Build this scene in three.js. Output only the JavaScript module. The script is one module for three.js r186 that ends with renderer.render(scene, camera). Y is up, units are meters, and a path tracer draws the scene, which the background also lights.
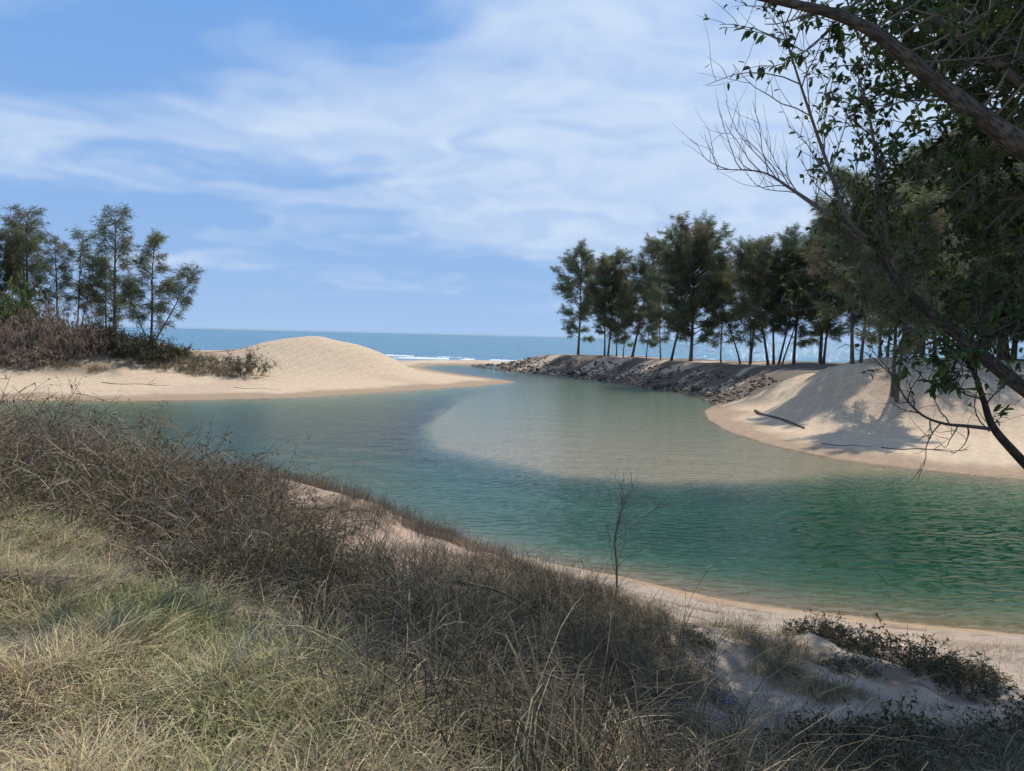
import * as THREE from 'three';
import { mergeGeometries } from 'three/addons/utils/BufferGeometryUtils.js';

// ---------------------------------------------------------------- camera, sky, sun, exposure
const scene = new THREE.Scene();
const camera = new THREE.PerspectiveCamera(52.96, 1024 / 771, 0.1, 40000);
camera.position.set(0, 4.8, 0);
camera.rotation.order = 'YXZ';
camera.rotation.set(-0.0635, 0, 0.0236);
const renderer = new THREE.WebGLRenderer({ antialias: true });
renderer.toneMapping = THREE.LinearToneMapping;
renderer.toneMappingExposure = 1.1;
renderer.shadowMap.enabled = true;

const SUN = new THREE.Vector3(Math.sin(0.66) * Math.cos(0.94), Math.sin(0.94), -Math.cos(0.66) * Math.cos(0.94));
const sun = new THREE.DirectionalLight(new THREE.Color(1, 0.93, 0.82), 4.3);
sun.position.copy(SUN).multiplyScalar(200);
sun.castShadow = true;
sun.shadow.mapSize.set(4096, 4096);
Object.assign(sun.shadow.camera, { left: -120, right: 120, top: 120, bottom: -120, near: 1, far: 500 });
scene.add(sun, sun.target);

// ---------------------------------------------------------------- numbers
function rng(seed) { let a = seed >>> 0; return () => { a = (a + 0x6D2B79F5) | 0; let t = Math.imul(a ^ (a >>> 15), 1 | a); t = (t + Math.imul(t ^ (t >>> 7), 61 | t)) ^ t; return ((t ^ (t >>> 14)) >>> 0) / 4294967296; }; }
function hash(i, j, s = 0) { let h = Math.imul(i | 0, 374761393) ^ Math.imul(j | 0, 668265263) ^ Math.imul(s | 0, 2147483647 - 77777); h = Math.imul(h ^ (h >>> 13), 1274126177); h ^= h >>> 16; h = Math.imul(h, 2246822519); return ((h ^ (h >>> 13)) >>> 0) / 4294967296; }
function vnoise(x, y, s = 0, px = 0) {            // value noise 0..1, periodic over px cells where px > 0
  const i = Math.floor(x), j = Math.floor(y), u = x - i, v = y - j, w = (k) => px ? ((k % px) + px) % px : k;
  const a = u * u * u * (u * (u * 6 - 15) + 10), b = v * v * v * (v * (v * 6 - 15) + 10);
  const h00 = hash(w(i), w(j), s), h10 = hash(w(i + 1), w(j), s), h01 = hash(w(i), w(j + 1), s), h11 = hash(w(i + 1), w(j + 1), s);
  return (h00 * (1 - a) + h10 * a) * (1 - b) + (h01 * (1 - a) + h11 * a) * b;
}
function fbm(x, y, o = 4, s = 0, px = 0) { let t = 0, a = 0.5, n = 0; for (let k = 0; k < o; k++) { t += a * vnoise(x, y, s + k, px); n += a; a *= 0.5; x *= 2; y *= 2; px *= 2; } return t / n; }
const clamp = (x, a = 0, b = 1) => Math.min(b, Math.max(a, x));
const sm = (a, b, x) => { const t = clamp((x - a) / (b - a)); return t * t * (3 - 2 * t); };
const mix = (a, b, t) => a + (b - a) * t;
const mix3 = (a, b, t) => [mix(a[0], b[0], t), mix(a[1], b[1], t), mix(a[2], b[2], t)];

// ---------------------------------------------------------------- the sky: blue air and thin broken cloud
{
  const W = 2048, Hh = 1024, data = new Float32Array(W * Hh * 4), r = rng(91), blobs = [];
  // drifts of cloud: azimuth from the view, elevation, half-lengths, tilt, strength (radians)
  for (const b of [[0.12, 0.25, 0.62, 0.06, 0.03, 0.84], [0.42, 0.17, 0.55, 0.08, -0.10, 0.74], [-0.22, 0.16, 0.42, 0.035, 0.1, 0.34], [0.05, 0.41, 0.30, 0.06, -0.16, 0.85], [0.50, 0.32, 0.38, 0.10, 0.2, 0.82], [-0.6, 0.37, 0.10, 0.03, 0, 0.35], [-0.30, 0.36, 0.10, 0.03, -0.4, 0.35], [-0.62, 0.16, 0.2, 0.02, 0.05, 0.25]]) blobs.push(b);
  for (let k = 0; k < 46; k++) { const a = 0.95 + r() * 4.4; blobs.push([a, 0.1 + r() * 0.75, 0.25 + r() * 0.4, 0.035 + r() * 0.07, (r() - 0.5) * 0.4, 0.4 + r() * 0.45]); }
  for (let k = 0; k < 9; k++) blobs.push([-3.1 + r() * 6.2, 0.62 + r() * 0.7, 0.3 + r() * 0.4, 0.06 + r() * 0.08, (r() - 0.5) * 0.5, 0.4 + r() * 0.4]);
  for (let j = 0; j < Hh; j++) for (let i = 0; i < W; i++) {
    const el = ((j + 0.5) / Hh - 0.5) * Math.PI, th = ((i + 0.5) / W - 0.5) * 2 * Math.PI;
    let az = th + Math.PI / 2; if (az > Math.PI) az -= 2 * Math.PI;             // 0 straight ahead (-z), positive to the right
    const e = Math.max(el, 0), t = Math.pow(e / (Math.PI / 2), 0.62);
    let c = mix3(mix3([0.34, 0.51, 0.77], [0.07, 0.265, 0.69], clamp(t * 1.6)), [0.04, 0.18, 0.55], sm(0.6, 1, t));
    const dx = Math.cos(el) * Math.cos(th), dy = Math.sin(el), dz = Math.cos(el) * Math.sin(th);
    const mu = dx * SUN.x + dy * SUN.y + dz * SUN.z;
    const glow = 0.10 * Math.pow(clamp(mu), 6);
    c = [c[0] + glow, c[1] + glow, c[2] + glow * 0.9];
    if (el > 0) {
      const q = 1 / (dy + 0.10), X = dx * q, Z = dz * q;
      const wx = fbm(X * 1.3 + 7, Z * 1.3 + 3, 4, 11) - 0.5, wz = fbm(X * 1.3 - 5, Z * 1.3 + 9, 4, 17) - 0.5;
      const f = fbm(X * 1.1 + wx * 1.9, Z * 1.5 + wz * 2.2, 7, 23), g = fbm(X * 5 + wx * 6, Z * 6 + wz * 6, 5, 31);
      let cov = -0.12;
      for (const [ba, be, bl, bw, bt, bs] of blobs) {
        let da = az - ba; if (da > Math.PI) da -= 2 * Math.PI; if (da < -Math.PI) da += 2 * Math.PI;
        const de = el - be + wx * 0.10, u = (da * Math.cos(bt) + de * Math.sin(bt)) / bl, v = (-da * Math.sin(bt) + de * Math.cos(bt)) / bw;
        const k = u * u + v * v * 0.8; if (k < 9) cov = Math.max(cov, cov * 0.25 + bs * Math.exp(-k * 0.55));
      }
      let den = sm(0.30, 0.98, cov * 0.95 + (f - 0.5) * 1.25 + 0.20) * (0.72 + 0.56 * (g - 0.5) * 2 * 0.7 + 0.1);
      den *= sm(0.0, 0.06, el) * 0.95;
      const haze = Math.exp(-e * 9) * 0.25;
      c = mix3(c, [0.60 + glow, 0.71 + glow, 0.87 + glow], clamp(den) * 0.88);
      c = mix3(c, [0.42, 0.57, 0.80], haze);
    }
    if (el <= 0) c = [0.22, 0.32, 0.38];
    data.set([c[0], c[1], c[2], 1], (j * W + i) * 4);
  }
  const sky = new THREE.DataTexture(data, W, Hh, THREE.RGBAFormat, THREE.FloatType);
  sky.mapping = THREE.EquirectangularReflectionMapping; sky.magFilter = THREE.LinearFilter; sky.minFilter = THREE.LinearFilter; sky.needsUpdate = true;
  scene.background = sky; scene.environment = sky;
}

// ---------------------------------------------------------------- helpers
const taken = {};
function numbered(n) { const k = taken[n] = (taken[n] ?? -1) + 1; return k ? n + '_' + String(k).padStart(3, '0') : n; }
function tag(o, label, category, group, kind) { o.userData.label = label; if (category) o.userData.category = category; if (group) o.userData.group = group; if (kind) o.userData.kind = kind; return o; }
function mesh(name, geo, mat, parent) { const m = new THREE.Mesh(geo, mat); m.name = parent === scene ? numbered(name) : name; m.castShadow = m.receiveShadow = true; parent.add(m); return m; }
function thing(name, x, y, z, turn = 0) { const g = new THREE.Group(); g.name = numbered(name); g.position.set(x, y, z); g.rotation.y = turn; scene.add(g); return g; }
const ORD = ['first', 'second', 'third', 'fourth', 'fifth', 'sixth', 'seventh', 'eighth', 'ninth', 'tenth', 'eleventh', 'twelfth', 'thirteenth', 'fourteenth', 'fifteenth', 'sixteenth', 'seventeenth', 'eighteenth', 'nineteenth', 'twentieth'];

class Buf {                                        // triangles with a colour per vertex
  constructor() { this.p = []; this.c = []; this.i = []; this.n = []; this.u = []; }
  v(x, y, z, c, nx, ny, nz) { this.p.push(x, y, z); this.c.push(c[0], c[1], c[2]); if (nx !== undefined) this.n.push(nx, ny, nz); return this.p.length / 3 - 1; }
  t(a, b, c) { this.i.push(a, b, c); }
  tube(pts, rad, sides, col) {                     // pts: Vector3[], rad(t) in metres, closed at the tip
    const N = pts.length, rings = []; let side = null, run = 0;
    for (let k = 0; k < N; k++) {
      const d = pts[Math.min(k + 1, N - 1)].clone().sub(pts[Math.max(k - 1, 0)]).normalize();
      if (!side) side = Math.abs(d.y) < 0.9 ? new THREE.Vector3(0, 1, 0).cross(d).normalize() : new THREE.Vector3(1, 0, 0).cross(d).normalize();
      side.addScaledVector(d, -side.dot(d)).normalize();
      const up = d.clone().cross(side), r = rad(k / (N - 1)), ring = [], c = typeof col === 'function' ? col(k / (N - 1)) : col;
      for (let s = 0; s < sides; s++) { const a = s / sides * 2 * Math.PI, nx = side.x * Math.cos(a) + up.x * Math.sin(a), ny = side.y * Math.cos(a) + up.y * Math.sin(a), nz = side.z * Math.cos(a) + up.z * Math.sin(a);
        ring.push(this.v(pts[k].x + nx * r, pts[k].y + ny * r, pts[k].z + nz * r, c, nx, ny, nz)); }
      if (this.withUv) { if (k) run += pts[k].distanceTo(pts[k - 1]); for (let s = 0; s < sides; s++) this.u.push(Math.abs(s / sides * 2 - 1) * 0.8, run); }
      rings.push(ring);
    }
    for (let k = 0; k < N - 1; k++) for (let s = 0; s < sides; s++) { const a = rings[k][s], b = rings[k][(s + 1) % sides], c = rings[k + 1][(s + 1) % sides], d = rings[k + 1][s]; this.t(a, b, c); this.t(a, c, d); }
    const e = rings[N - 1]; for (let s = 1; s < sides - 1; s++) this.t(e[0], e[s], e[s + 1]);
  }
  geo() {
    const g = new THREE.BufferGeometry();
    g.setAttribute('position', new THREE.Float32BufferAttribute(this.p, 3)); g.setAttribute('color', new THREE.Float32BufferAttribute(this.c, 3));
    if (this.n.length === this.p.length) g.setAttribute('normal', new THREE.Float32BufferAttribute(this.n, 3));
    if (this.u.length) g.setAttribute('uv', new THREE.Float32BufferAttribute(this.u, 2));
    g.setIndex(this.i); return g;
  }
}
const V = (x, y, z) => new THREE.Vector3(x, y, z);
function noiseTex(n, f, srgb = false) { const d = new Uint8Array(n * n * 4); for (let j = 0; j < n; j++) for (let i = 0; i < n; i++) { const c = f(i / n, j / n); const k = (j * n + i) * 4; d[k] = clamp(c[0]) * 255; d[k + 1] = clamp(c[1]) * 255; d[k + 2] = clamp(c[2]) * 255; d[k + 3] = 255; }
  const t = new THREE.DataTexture(d, n, n); t.wrapS = t.wrapT = THREE.RepeatWrapping; t.magFilter = THREE.LinearFilter; t.minFilter = THREE.LinearMipmapLinearFilter; if (srgb) t.colorSpace = THREE.SRGBColorSpace; t.needsUpdate = true; return t; }

// ---------------------------------------------------------------- lie of the land; d is metres ahead of the camera (-z)
const nearShore = [[-60, 44], [-34, 32], [-20, 27], [-12, 24.5], [-6, 21], [-2.7, 19], [-0.3, 17.2], [2.2, 15.5], [3.5, 14.5], [5.85, 13.5], [8.1, 12.9], [12, 12.6], [18, 13.5], [26, 15], [60, 16]];
const leftLand = [[-140, 44], [-60, 46], [-40, 47.5], [-32.3, 48.9], [-26.5, 49.7], [-21, 52.1], [-15.4, 56.3], [-9.4, 64.5], [-4, 72.5], [-1, 78], [0.4, 81.5], [-1, 85], [-4.5, 91], [-9, 100], [-13.5, 112], [-12, 122], [-5.5, 126.5], [6, 127], [14, 122], [16, 134], [-6, 147], [-17, 140], [-30, 122], [-60, 112], [-140, 108]];
const rightLand = [[140, 20], [60, 22], [32, 24.5], [24, 26.6], [18.6, 28.2], [16.7, 29.3], [13.8, 31.7], [12.2, 35.9], [11.6, 41], [12.0, 47], [13.2, 53], [15.8, 59], [16.6, 66], [16.1, 70], [13.8, 77], [10, 88], [4.8, 98], [-1.7, 109], [-5.6, 120], [-6.4, 124.5], [-3, 127], [6, 122], [14, 112], [22, 104], [34, 96], [50, 92], [140, 90]];
const duneEdge = [[140, 27], [60, 30], [34, 34.5], [26, 36.6], [21, 37.4], [17, 38.6], [15.2, 41], [15.0, 46], [16.2, 50.5], [18.4, 55.5], [23, 60], [32, 65], [46, 70], [60, 73], [140, 75]];
const shoal = [[-4.7, 36.2], [-3.6, 33], [-1.6, 30], [1.7, 26.7], [4.6, 25.6], [8, 26.3], [11.5, 28], [16, 29.5], [18, 40], [17, 70], [12, 90], [4, 99], [0, 95], [2, 84], [-2.2, 72], [-4.4, 62], [-5, 48]];
function sd(poly, x, d) {                           // signed distance, positive inside
  let best = 1e9, inside = false;
  for (let a = 0, b = poly.length - 1; a < poly.length; b = a++) {
    const [ax, ay] = poly[b], [bx, by] = poly[a], ex = bx - ax, ey = by - ay, t = clamp(((x - ax) * ex + (d - ay) * ey) / (ex * ex + ey * ey));
    const qx = ax + ex * t - x, qy = ay + ey * t - d, q = qx * qx + qy * qy; if (q < best) best = q;
    if ((ay > d) !== (by > d) && x < (bx - ax) * (d - ay) / (by - ay) + ax) inside = !inside;
  }
  return Math.sqrt(best) * (inside ? 1 : -1);
}
const nearPoly = [...nearShore, [60, -60], [-60, -60]];
// near bank: heights measured at points, joined by a thin plate
const ctl = [[-16, -14, 3.4], [0, -14, 3.2], [14, -14, 3], [-12, -4, 3.35], [-4, -4, 3.2], [4, -4, 3.0], [10, -4, 2.8], [0, 0, 3.15], [-5, 0, 3.2], [4.5, 0, 2.75], [-12, 0, 3.3], [10, 1, 2.5], [18, 1, 2.6], [28, 0, 2.6], [-26, 0, 3.3],
  [-0.5, 3.2, 3.05], [-1.5, 4.3, 3.1], [-4.6, 7, 3.12], [-3, 3, 3.15], [-6, 4, 3.2], [-10, 6, 3.2], [-2.3, 5.2, 2.95], [-3.2, 6.2, 2.95],
  [-2.5, 7, 2.72], [-4, 9, 2.8], [-7, 10, 2.95], [-12, 11, 3.0], [-20, 12, 3.0], [-9, 14, 2.4], [-15, 17, 2.3], [-24, 18, 2.6], [-2.7, 10, 2.85], [-1.5, 10.4, 2.3], [-1.3, 8, 2.3], [-0.2, 11, 1.65], [1.3, 11.3, 1.05], [2.6, 10.8, 0.92], [3.9, 10.4, 0.9], [5, 9.9, 0.88], [6.2, 9.5, 0.8],
  [0.15, 5, 2.4], [0.25, 7, 1.95], [0.4, 9, 1.72], [1.3, 5, 2.0], [1.5, 6.6, 1.6], [2.5, 7.5, 1.33], [3.5, 8.3, 1.12], [3.8, 6, 1.5], [2.4, 4.0, 2.2], [6, 6, 1.55], [8, 7.2, 1.5], [10, 8, 1.6], [8, 3, 2.2], [13, 6, 2.1], [20, 8, 1.9], [28, 9, 1.8],
  [2.2, 15.5, 0], [3.5, 14.5, 0], [5.85, 13.5, 0], [8.1, 12.9, 0], [12, 12.6, 0], [18, 13.5, 0], [26, 15, 0], [-0.3, 17.2, 0], [-2.7, 19, 0], [-6, 21, 0], [-12, 24.5, 0], [-20, 27, 0],
  [3, 12.7, 0.36], [5, 12, 0.36], [7, 11.4, 0.36], [10, 10.6, 0.6], [0.7, 13.6, 0.55], [-1.5, 14.6, 0.95], [-4, 16, 1.2], [-8, 18.5, 1.2],
  [5, 17, -1.1], [3, 19, -1.5], [10, 16, -1.2], [18, 18, -1.6], [0, 21, -1.3], [-4, 24, -1.3], [10, 24, -2.3], [18, 24, -2.3], [26, 24, -2], [27, 19, -1], [-14, 29, -1]];
const plate = (() => {
  const n = ctl.length, m = n + 3, A = Array.from({ length: m }, () => new Float64Array(m + 1)), U = (r2) => r2 < 1e-9 ? 0 : 0.5 * r2 * Math.log(r2);
  for (let i = 0; i < n; i++) { const [x, y, h] = ctl[i]; for (let j = 0; j < n; j++) A[i][j] = U((x - ctl[j][0]) ** 2 + (y - ctl[j][1]) ** 2); A[i][i] += 0.35; A[i][n] = A[n][i] = 1; A[i][n + 1] = A[n + 1][i] = x; A[i][n + 2] = A[n + 2][i] = y; A[i][m] = h; }
  for (let c = 0; c < m; c++) { let p = c; for (let r = c + 1; r < m; r++) if (Math.abs(A[r][c]) > Math.abs(A[p][c])) p = r; [A[c], A[p]] = [A[p], A[c]]; for (let r = c + 1; r < m; r++) { const f = A[r][c] / A[c][c]; if (f) for (let k = c; k <= m; k++) A[r][k] -= f * A[c][k]; } }
  const w = new Float64Array(m); for (let c = m - 1; c >= 0; c--) { let s = A[c][m]; for (let k = c + 1; k < m; k++) s -= A[c][k] * w[k]; w[c] = s / A[c][c]; }
  return (x, y) => { let s = w[n] + w[n + 1] * x + w[n + 2] * y; for (let i = 0; i < n; i++) s += w[i] * U((x - ctl[i][0]) ** 2 + (y - ctl[i][1]) ** 2); return s; };
})();
const bump = (x, d, cx, cd, rx, rd, a, rot = 0) => { const u = x - cx, v = d - cd, c = Math.cos(rot), s = Math.sin(rot), p = (u * c + v * s) / rx, q = (-u * s + v * c) / rd; return a * Math.exp(-(p * p + q * q)); };
function farHeight(x, d) {
  const sL = sd(leftLand, x, d), sR = sd(rightLand, x, d), sN = d < 60 ? sd(nearPoly, x, d) : -99, wob = fbm(x * 0.3, d * 0.3, 3, 5) - 0.5;
  const s = Math.max(sL, sR, sN);
  if (s < 0) {
    let h = -3.0 * (1 - Math.exp(s * 0.12));
    const k = sm(-1.6, 0.8, sd(shoal, x, d) + wob * 1.2);
    return mix(h, Math.max(h, -0.09 - 0.006 * Math.max(0, d - 34) + wob * 0.08), k);
  }
  let h = 0;
  if (sL > 0) {
    h = 0.85 * (1 - Math.exp(-sL * 0.085)) + 0.02 * wob;
    const inland = sm(4, 14, sL);
    h += inland * (bump(x, d, -19.5, 79, 7.5, 9, 3.1) + bump(x, d, -26.5, 78, 5, 8, 0.75) + bump(x, d, -13.2, 76, 4, 7, 0.85) + bump(x, d, -20.2, 78, 2.6, 4, 0.42) + bump(x, d, -24, 76, 2.5, 5, 0.3) + bump(x, d, -35, 71, 7, 8, 2.3) + bump(x, d, -45, 70, 9, 10, 2.3) + bump(x, d, -58, 70, 12, 12, 2.0));
    h += inland * wob * 0.35 * sm(0.8, 2, h);
  }
  if (sR > 0) {
    const jet = sm(52.5, 58, d + (x - 15) * 0.15), beach = 0.75 * (1 - Math.exp(-sR * 0.13));
    const bank = 2.55 * sm(-0.5, 7.2 - 1.2 * sm(95, 120, d), sR) + 0.35 * sm(22, 32, x) * sm(6, 14, sR) + wob * 0.25 * sm(0, 2, sR) - 1.7 * sm(106, 123, d);
    h = mix(beach, bank, jet);
    const sDn = sd(duneEdge, x, d) + wob * 1.6;
    h = Math.max(h, Math.min(h, 0.9) + 3.05 * sm(-0.6, mix(6.2, 8.6, sm(46, 42, d)), sDn) + 0.25 * wob * sm(2, 8, sDn));
    if (sDn > 0) h += 0.12 * (fbm(x * 0.9, d * 0.9, 3, 8) - 0.5);
  }
  if (sN > 0 && h === 0) h = sN * 0.09;
  return h;
}
function height(x, z) {
  const d = -z, w = sm(19, 25, d + (x < -4 ? (x + 4) * 0.4 : 0));
  let h = w > 0 ? farHeight(x, d) * w : 0;
  if (w < 1) {
    let p = plate(x, d);
    const rough = sm(0.25, 1.0, p);
    p += rough * ((fbm(x * 0.55, d * 0.55, 4, 41) - 0.5) * 0.38 + (fbm(x * 2.3, d * 2.3, 4, 45) - 0.5) * 0.2) + (fbm(x * 6, d * 6, 2, 47) - 0.5) * 0.02 * sm(0.05, 0.3, p);
    h += p * (1 - w);
  }
  return h;
}

// ---------------------------------------------------------------- ground materials
const sandMap = noiseTex(512, (u, v) => { const g = 0.86 + 0.16 * (fbm(u * 8, v * 8, 6, 3, 8) - 0.5) + 0.22 * (hash(u * 512, v * 512, 9) - 0.5) * (0.4 + vnoise(u * 64, v * 64, 4, 64)); return [g, g * 0.99, g * 0.975]; }, true);
sandMap.repeat.set(0.5, 0.5);
const sandBump = noiseTex(512, (u, v) => { const g = 0.55 * fbm(u * 12, v * 12, 6, 13, 12) + 0.45 * fbm(u * 40, v * 40, 3, 19, 40); return [g, g, g]; });
sandBump.repeat.set(0.4, 0.4);
const groundMat = new THREE.MeshStandardMaterial({ vertexColors: true, map: sandMap, bumpMap: sandBump, bumpScale: 0.05, roughness: 0.95 });
const SAND = [0.70, 0.545, 0.375], WET = [0.42, 0.30, 0.19], BANKSAND = [0.64, 0.49, 0.365], DEBRIS = [0.085, 0.07, 0.055], SOIL = [0.20, 0.15, 0.10], PALE = [0.46, 0.375, 0.295];
const lawnP = [[-16, 9.5], [-6, 8.0], [-4.6, 7.0], [-3, 5.7], [-1.5, 4.4], [-0.4, 3.3], [0.5, 2], [0.8, -2], [-16, -2]];
const slopeP = [[-0.4, 3.3], [-1.3, 4.3], [-1.75, 5.4], [-1.5, 6.6], [-0.9, 8], [-0.3, 9.4], [0.5, 10.4], [1.4, 10.0], [1.75, 9], [1.9, 7.7], [1.1, 6.4], [1.2, 4.6], [1.6, 3], [0.5, 2]];
const cornerP = [[1.7, 2.5], [1.55, 4.9], [2.4, 6.0], [4, 6.4], [6.2, 7.0], [9, 6.4], [9, 2.5]];
const shoulderP = [[-7, 11.5], [-2.4, 7.2], [-1.5, 6.8], [-0.9, 8], [-0.3, 9.4], [0.5, 10.4], [1.4, 10.6], [0.6, 12.2], [-2.0, 13], [-7, 14.5]];
function groundColor(x, z, h) {
  const d = -z, n = fbm(x * 0.8, d * 0.8, 4, 51), n2 = fbm(x * 0.22, d * 0.22, 3, 57), n3 = fbm(x * 3.1, d * 3.1, 3, 59);
  if (d > 22) {
    let c = mix3(SAND, [0.62, 0.47, 0.33], sm(0.45, 0.7, n2));
    const wetEdge = 0.16 + 0.16 * (n - 0.5) + 0.1 * (n2 - 0.5);
    c = mix3(WET, c, sm(wetEdge - 0.05, wetEdge + 0.09, h));
    if (h < -0.05) c = mix3(c, [0.50, 0.40, 0.26], 0.7);
    const sR = sd(rightLand, x, d);
    if (sR > -1 && d > 50) {                       // the shored bank: pinkish sand under dark litter and rubble
      const j = sm(52.5, 57, d + (x - 15) * 0.15) * (1 - sm(-0.4, 0.8, sd(duneEdge, x, d)));
      const along = x * 0.41 - d * 0.91, lit = fbm(along * 0.55, (x * 0.91 + d * 0.41) * 0.16, 4, 63);
      const dark = sm(0.43, 0.57, lit + 0.17 * sm(84, 75, d) - 0.05 * sm(80, 90, d) + 0.22 * (n3 - 0.5) + 0.1 * sm(2.2, 2.6, h));
      c = mix3(c, mix3(BANKSAND, mix3(DEBRIS, [0.17, 0.125, 0.09], n), dark * 0.92), j * sm(0.0, 0.3, h + 0.1));
    }
    if (x < -24 && d > 58 && h > 0.6) c = mix3(c, [0.30, 0.23, 0.15], sm(0.45, 0.62, n + 0.12 * sm(-26, -40, x)) * sm(0.7, 1.4, h));   // plant litter on the mound
    if (h > 1 && x > 14 && d < 66) c = mix3(c, [0.30, 0.235, 0.17], sm(0.56, 0.70, n3 * 0.6 + n * 0.4) * 0.55);                          // twigs and needles on the dune
    return c;
  }
  // near bank
  let c = mix3(PALE, [0.45, 0.345, 0.26], sm(0.4, 0.65, n));
  c = mix3(c, [0.17, 0.125, 0.09], sm(0.49, 0.60, n3 * 0.55 + n * 0.45) * 0.85 * sm(0.25, 0.6, h));
  c = mix3(c, mix3([0.50, 0.365, 0.275], [0.30, 0.22, 0.16], sm(0.44, 0.6, n3)), sm(-0.6, 0.5, sd(shoulderP, x, d)) * sm(0.5, 1.0, h));
  const grass = Math.max(sm(-0.6, 0.4, sd(lawnP, x, d)), 0.8 * sm(-0.3, 0.4, Math.max(sd(slopeP, x, d), sd(cornerP, x, d)))) * (0.7 + 0.3 * n);
  c = mix3(c, SOIL, grass * 0.9);
  const wetEdge = 0.11 + 0.10 * (n - 0.5);
  c = mix3([0.44, 0.31, 0.185], c, sm(wetEdge - 0.03, wetEdge + 0.07, h));
  const wrack = Math.exp(-(((h - 0.20 - 0.05 * (n2 - 0.5)) / 0.035) ** 2)) * sm(0.5, 0.62, n3);
  c = mix3(c, [0.19, 0.11, 0.06], wrack * 0.8);
  return c;
}
function sheet(name, x0, x1, d0, d1, nx, nd, warpX) {
  const p = [], c = [], uv = [], ix = [];
  for (let j = 0; j <= nd; j++) for (let i = 0; i <= nx; i++) {
    const d = mix(d0, d1, j / nd), x = warpX ? warpX(mix(-1, 1, i / nx)) : mix(x0, x1, i / nx), h = height(x, -d);
    p.push(x, h, -d); c.push(...groundColor(x, -d, h)); uv.push(x, d);
  }
  for (let j = 0; j < nd; j++) for (let i = 0; i < nx; i++) { const a = j * (nx + 1) + i, b = a + 1, e = a + nx + 1, f = e + 1; ix.push(a, b, f, a, f, e); }
  const g = new THREE.BufferGeometry();
  g.setAttribute('position', new THREE.Float32BufferAttribute(p, 3)); g.setAttribute('color', new THREE.Float32BufferAttribute(c, 3)); g.setAttribute('uv', new THREE.Float32BufferAttribute(uv, 2));
  g.setIndex(ix); g.computeVertexNormals();
  const m = mesh(name, g, groundMat, scene); m.userData.kind = 'structure'; return m;
}
tag(sheet('ground', -28, 28, -14, 22, 290, 190), 'sandy near bank sloping down to the lagoon');
tag(sheet('terrain', 0, 0, 22, 150, 330, 250, (u) => 46 * u + 94 * u * u * u), 'pale sand spit, dune, rocky bank and shallow lagoon bed');

// ---------------------------------------------------------------- water
function waveMap(n, tile, lo, hi, count, slope, spread, seed, asNormal) {
  const r = rng(seed), W = []; let e = 0;
  while (W.length < count) { const L = lo * Math.pow(hi / lo, r()), a = Math.PI / 2 + (r() + r() + r() - 1.5) * spread + 0.15, kx = Math.round(tile / L * Math.cos(a)), ky = Math.round(tile / L * Math.sin(a)); const k = Math.hypot(kx, ky); if (k < 1) continue; const s = Math.pow(tile / k / hi, 0.25); W.push([kx, ky, r() * 6.283, s / k, s]); e += s * s / 2; }
  const norm = slope / Math.sqrt(e), d = new Uint8Array(n * n * 4);
  const H = new Float32Array(n * n), q = 2 * Math.PI;
  const cs = W.map(([kx, ky]) => { const c = new Float32Array(n * 2); for (let i = 0; i < n; i++) { c[2 * i] = q * kx * i / n; c[2 * i + 1] = q * ky * i / n; } return c; });
  for (let j = 0; j < n; j++) for (let i = 0; i < n; i++) {
    let sx = 0, sy = 0, h = 0;
    for (let w = 0; w < W.length; w++) { const [kx, ky, ph, ah, as] = W[w], t = cs[w][2 * i] + cs[w][2 * j + 1] + ph, c = Math.cos(t); if (asNormal) { sx += c * kx * ah; sy += c * ky * ah; } else h += ah * Math.sin(t); }
    const k = (j * n + i) * 4;
    if (asNormal) { sx *= norm; sy *= norm; const q2 = 1 / Math.pow(1 + Math.pow(Math.hypot(sx, sy) / (slope * 2.4), 4), 0.25); sx *= q2; sy *= q2; const l = 1 / Math.hypot(sx, sy, 1); d[k] = (0.5 - 0.5 * sx * l) * 255; d[k + 1] = (0.5 - 0.5 * sy * l) * 255; d[k + 2] = (0.5 + 0.5 * l) * 255; d[k + 3] = 255; } else H[j * n + i] = h * norm * tile / q;
  }
  let amp = 1;
  if (!asNormal) { let lo2 = 1e9, hi2 = -1e9; for (const h of H) { lo2 = Math.min(lo2, h); hi2 = Math.max(hi2, h); } amp = hi2 - lo2; for (let k = 0; k < n * n; k++) { const g = (H[k] - lo2) / amp * 255; d[4 * k] = d[4 * k + 1] = d[4 * k + 2] = g; d[4 * k + 3] = 255; } }
  const t = new THREE.DataTexture(d, n, n); t.wrapS = t.wrapT = THREE.RepeatWrapping; t.magFilter = THREE.LinearFilter; t.minFilter = THREE.LinearMipmapLinearFilter; t.repeat.set(1 / tile, 1 / tile); t.needsUpdate = true; t.userData = { amp }; return t;
}
const ripple = waveMap(1024, 5, 0.09, 0.5, 44, 0.14, 0.75, 5, true), chop = waveMap(512, 19, 0.7, 3, 26, 0.028, 0.8, 8, false);
const swell = waveMap(512, 120, 6, 30, 26, 0.10, 0.5, 12, false), seaRipple = waveMap(512, 26, 0.9, 6, 34, 0.26, 0.6, 15, true);
const lagoonMat = new THREE.MeshPhysicalMaterial({ color: 0xffffff, roughness: 0.12, transmission: 1, thickness: 1, transparent: true, opacity: 0.72, ior: 1.36, attenuationColor: new THREE.Color(0.42, 0.74, 0.69), attenuationDistance: 1.55, normalMap: ripple, bumpMap: chop, bumpScale: chop.userData.amp });
const seaMat = new THREE.MeshPhysicalMaterial({ color: new THREE.Color(0.03, 0.15, 0.20), roughness: 0.12, specularIntensity: 0.6, ior: 1.333, normalMap: seaRipple, bumpMap: swell, bumpScale: swell.userData.amp });
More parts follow.
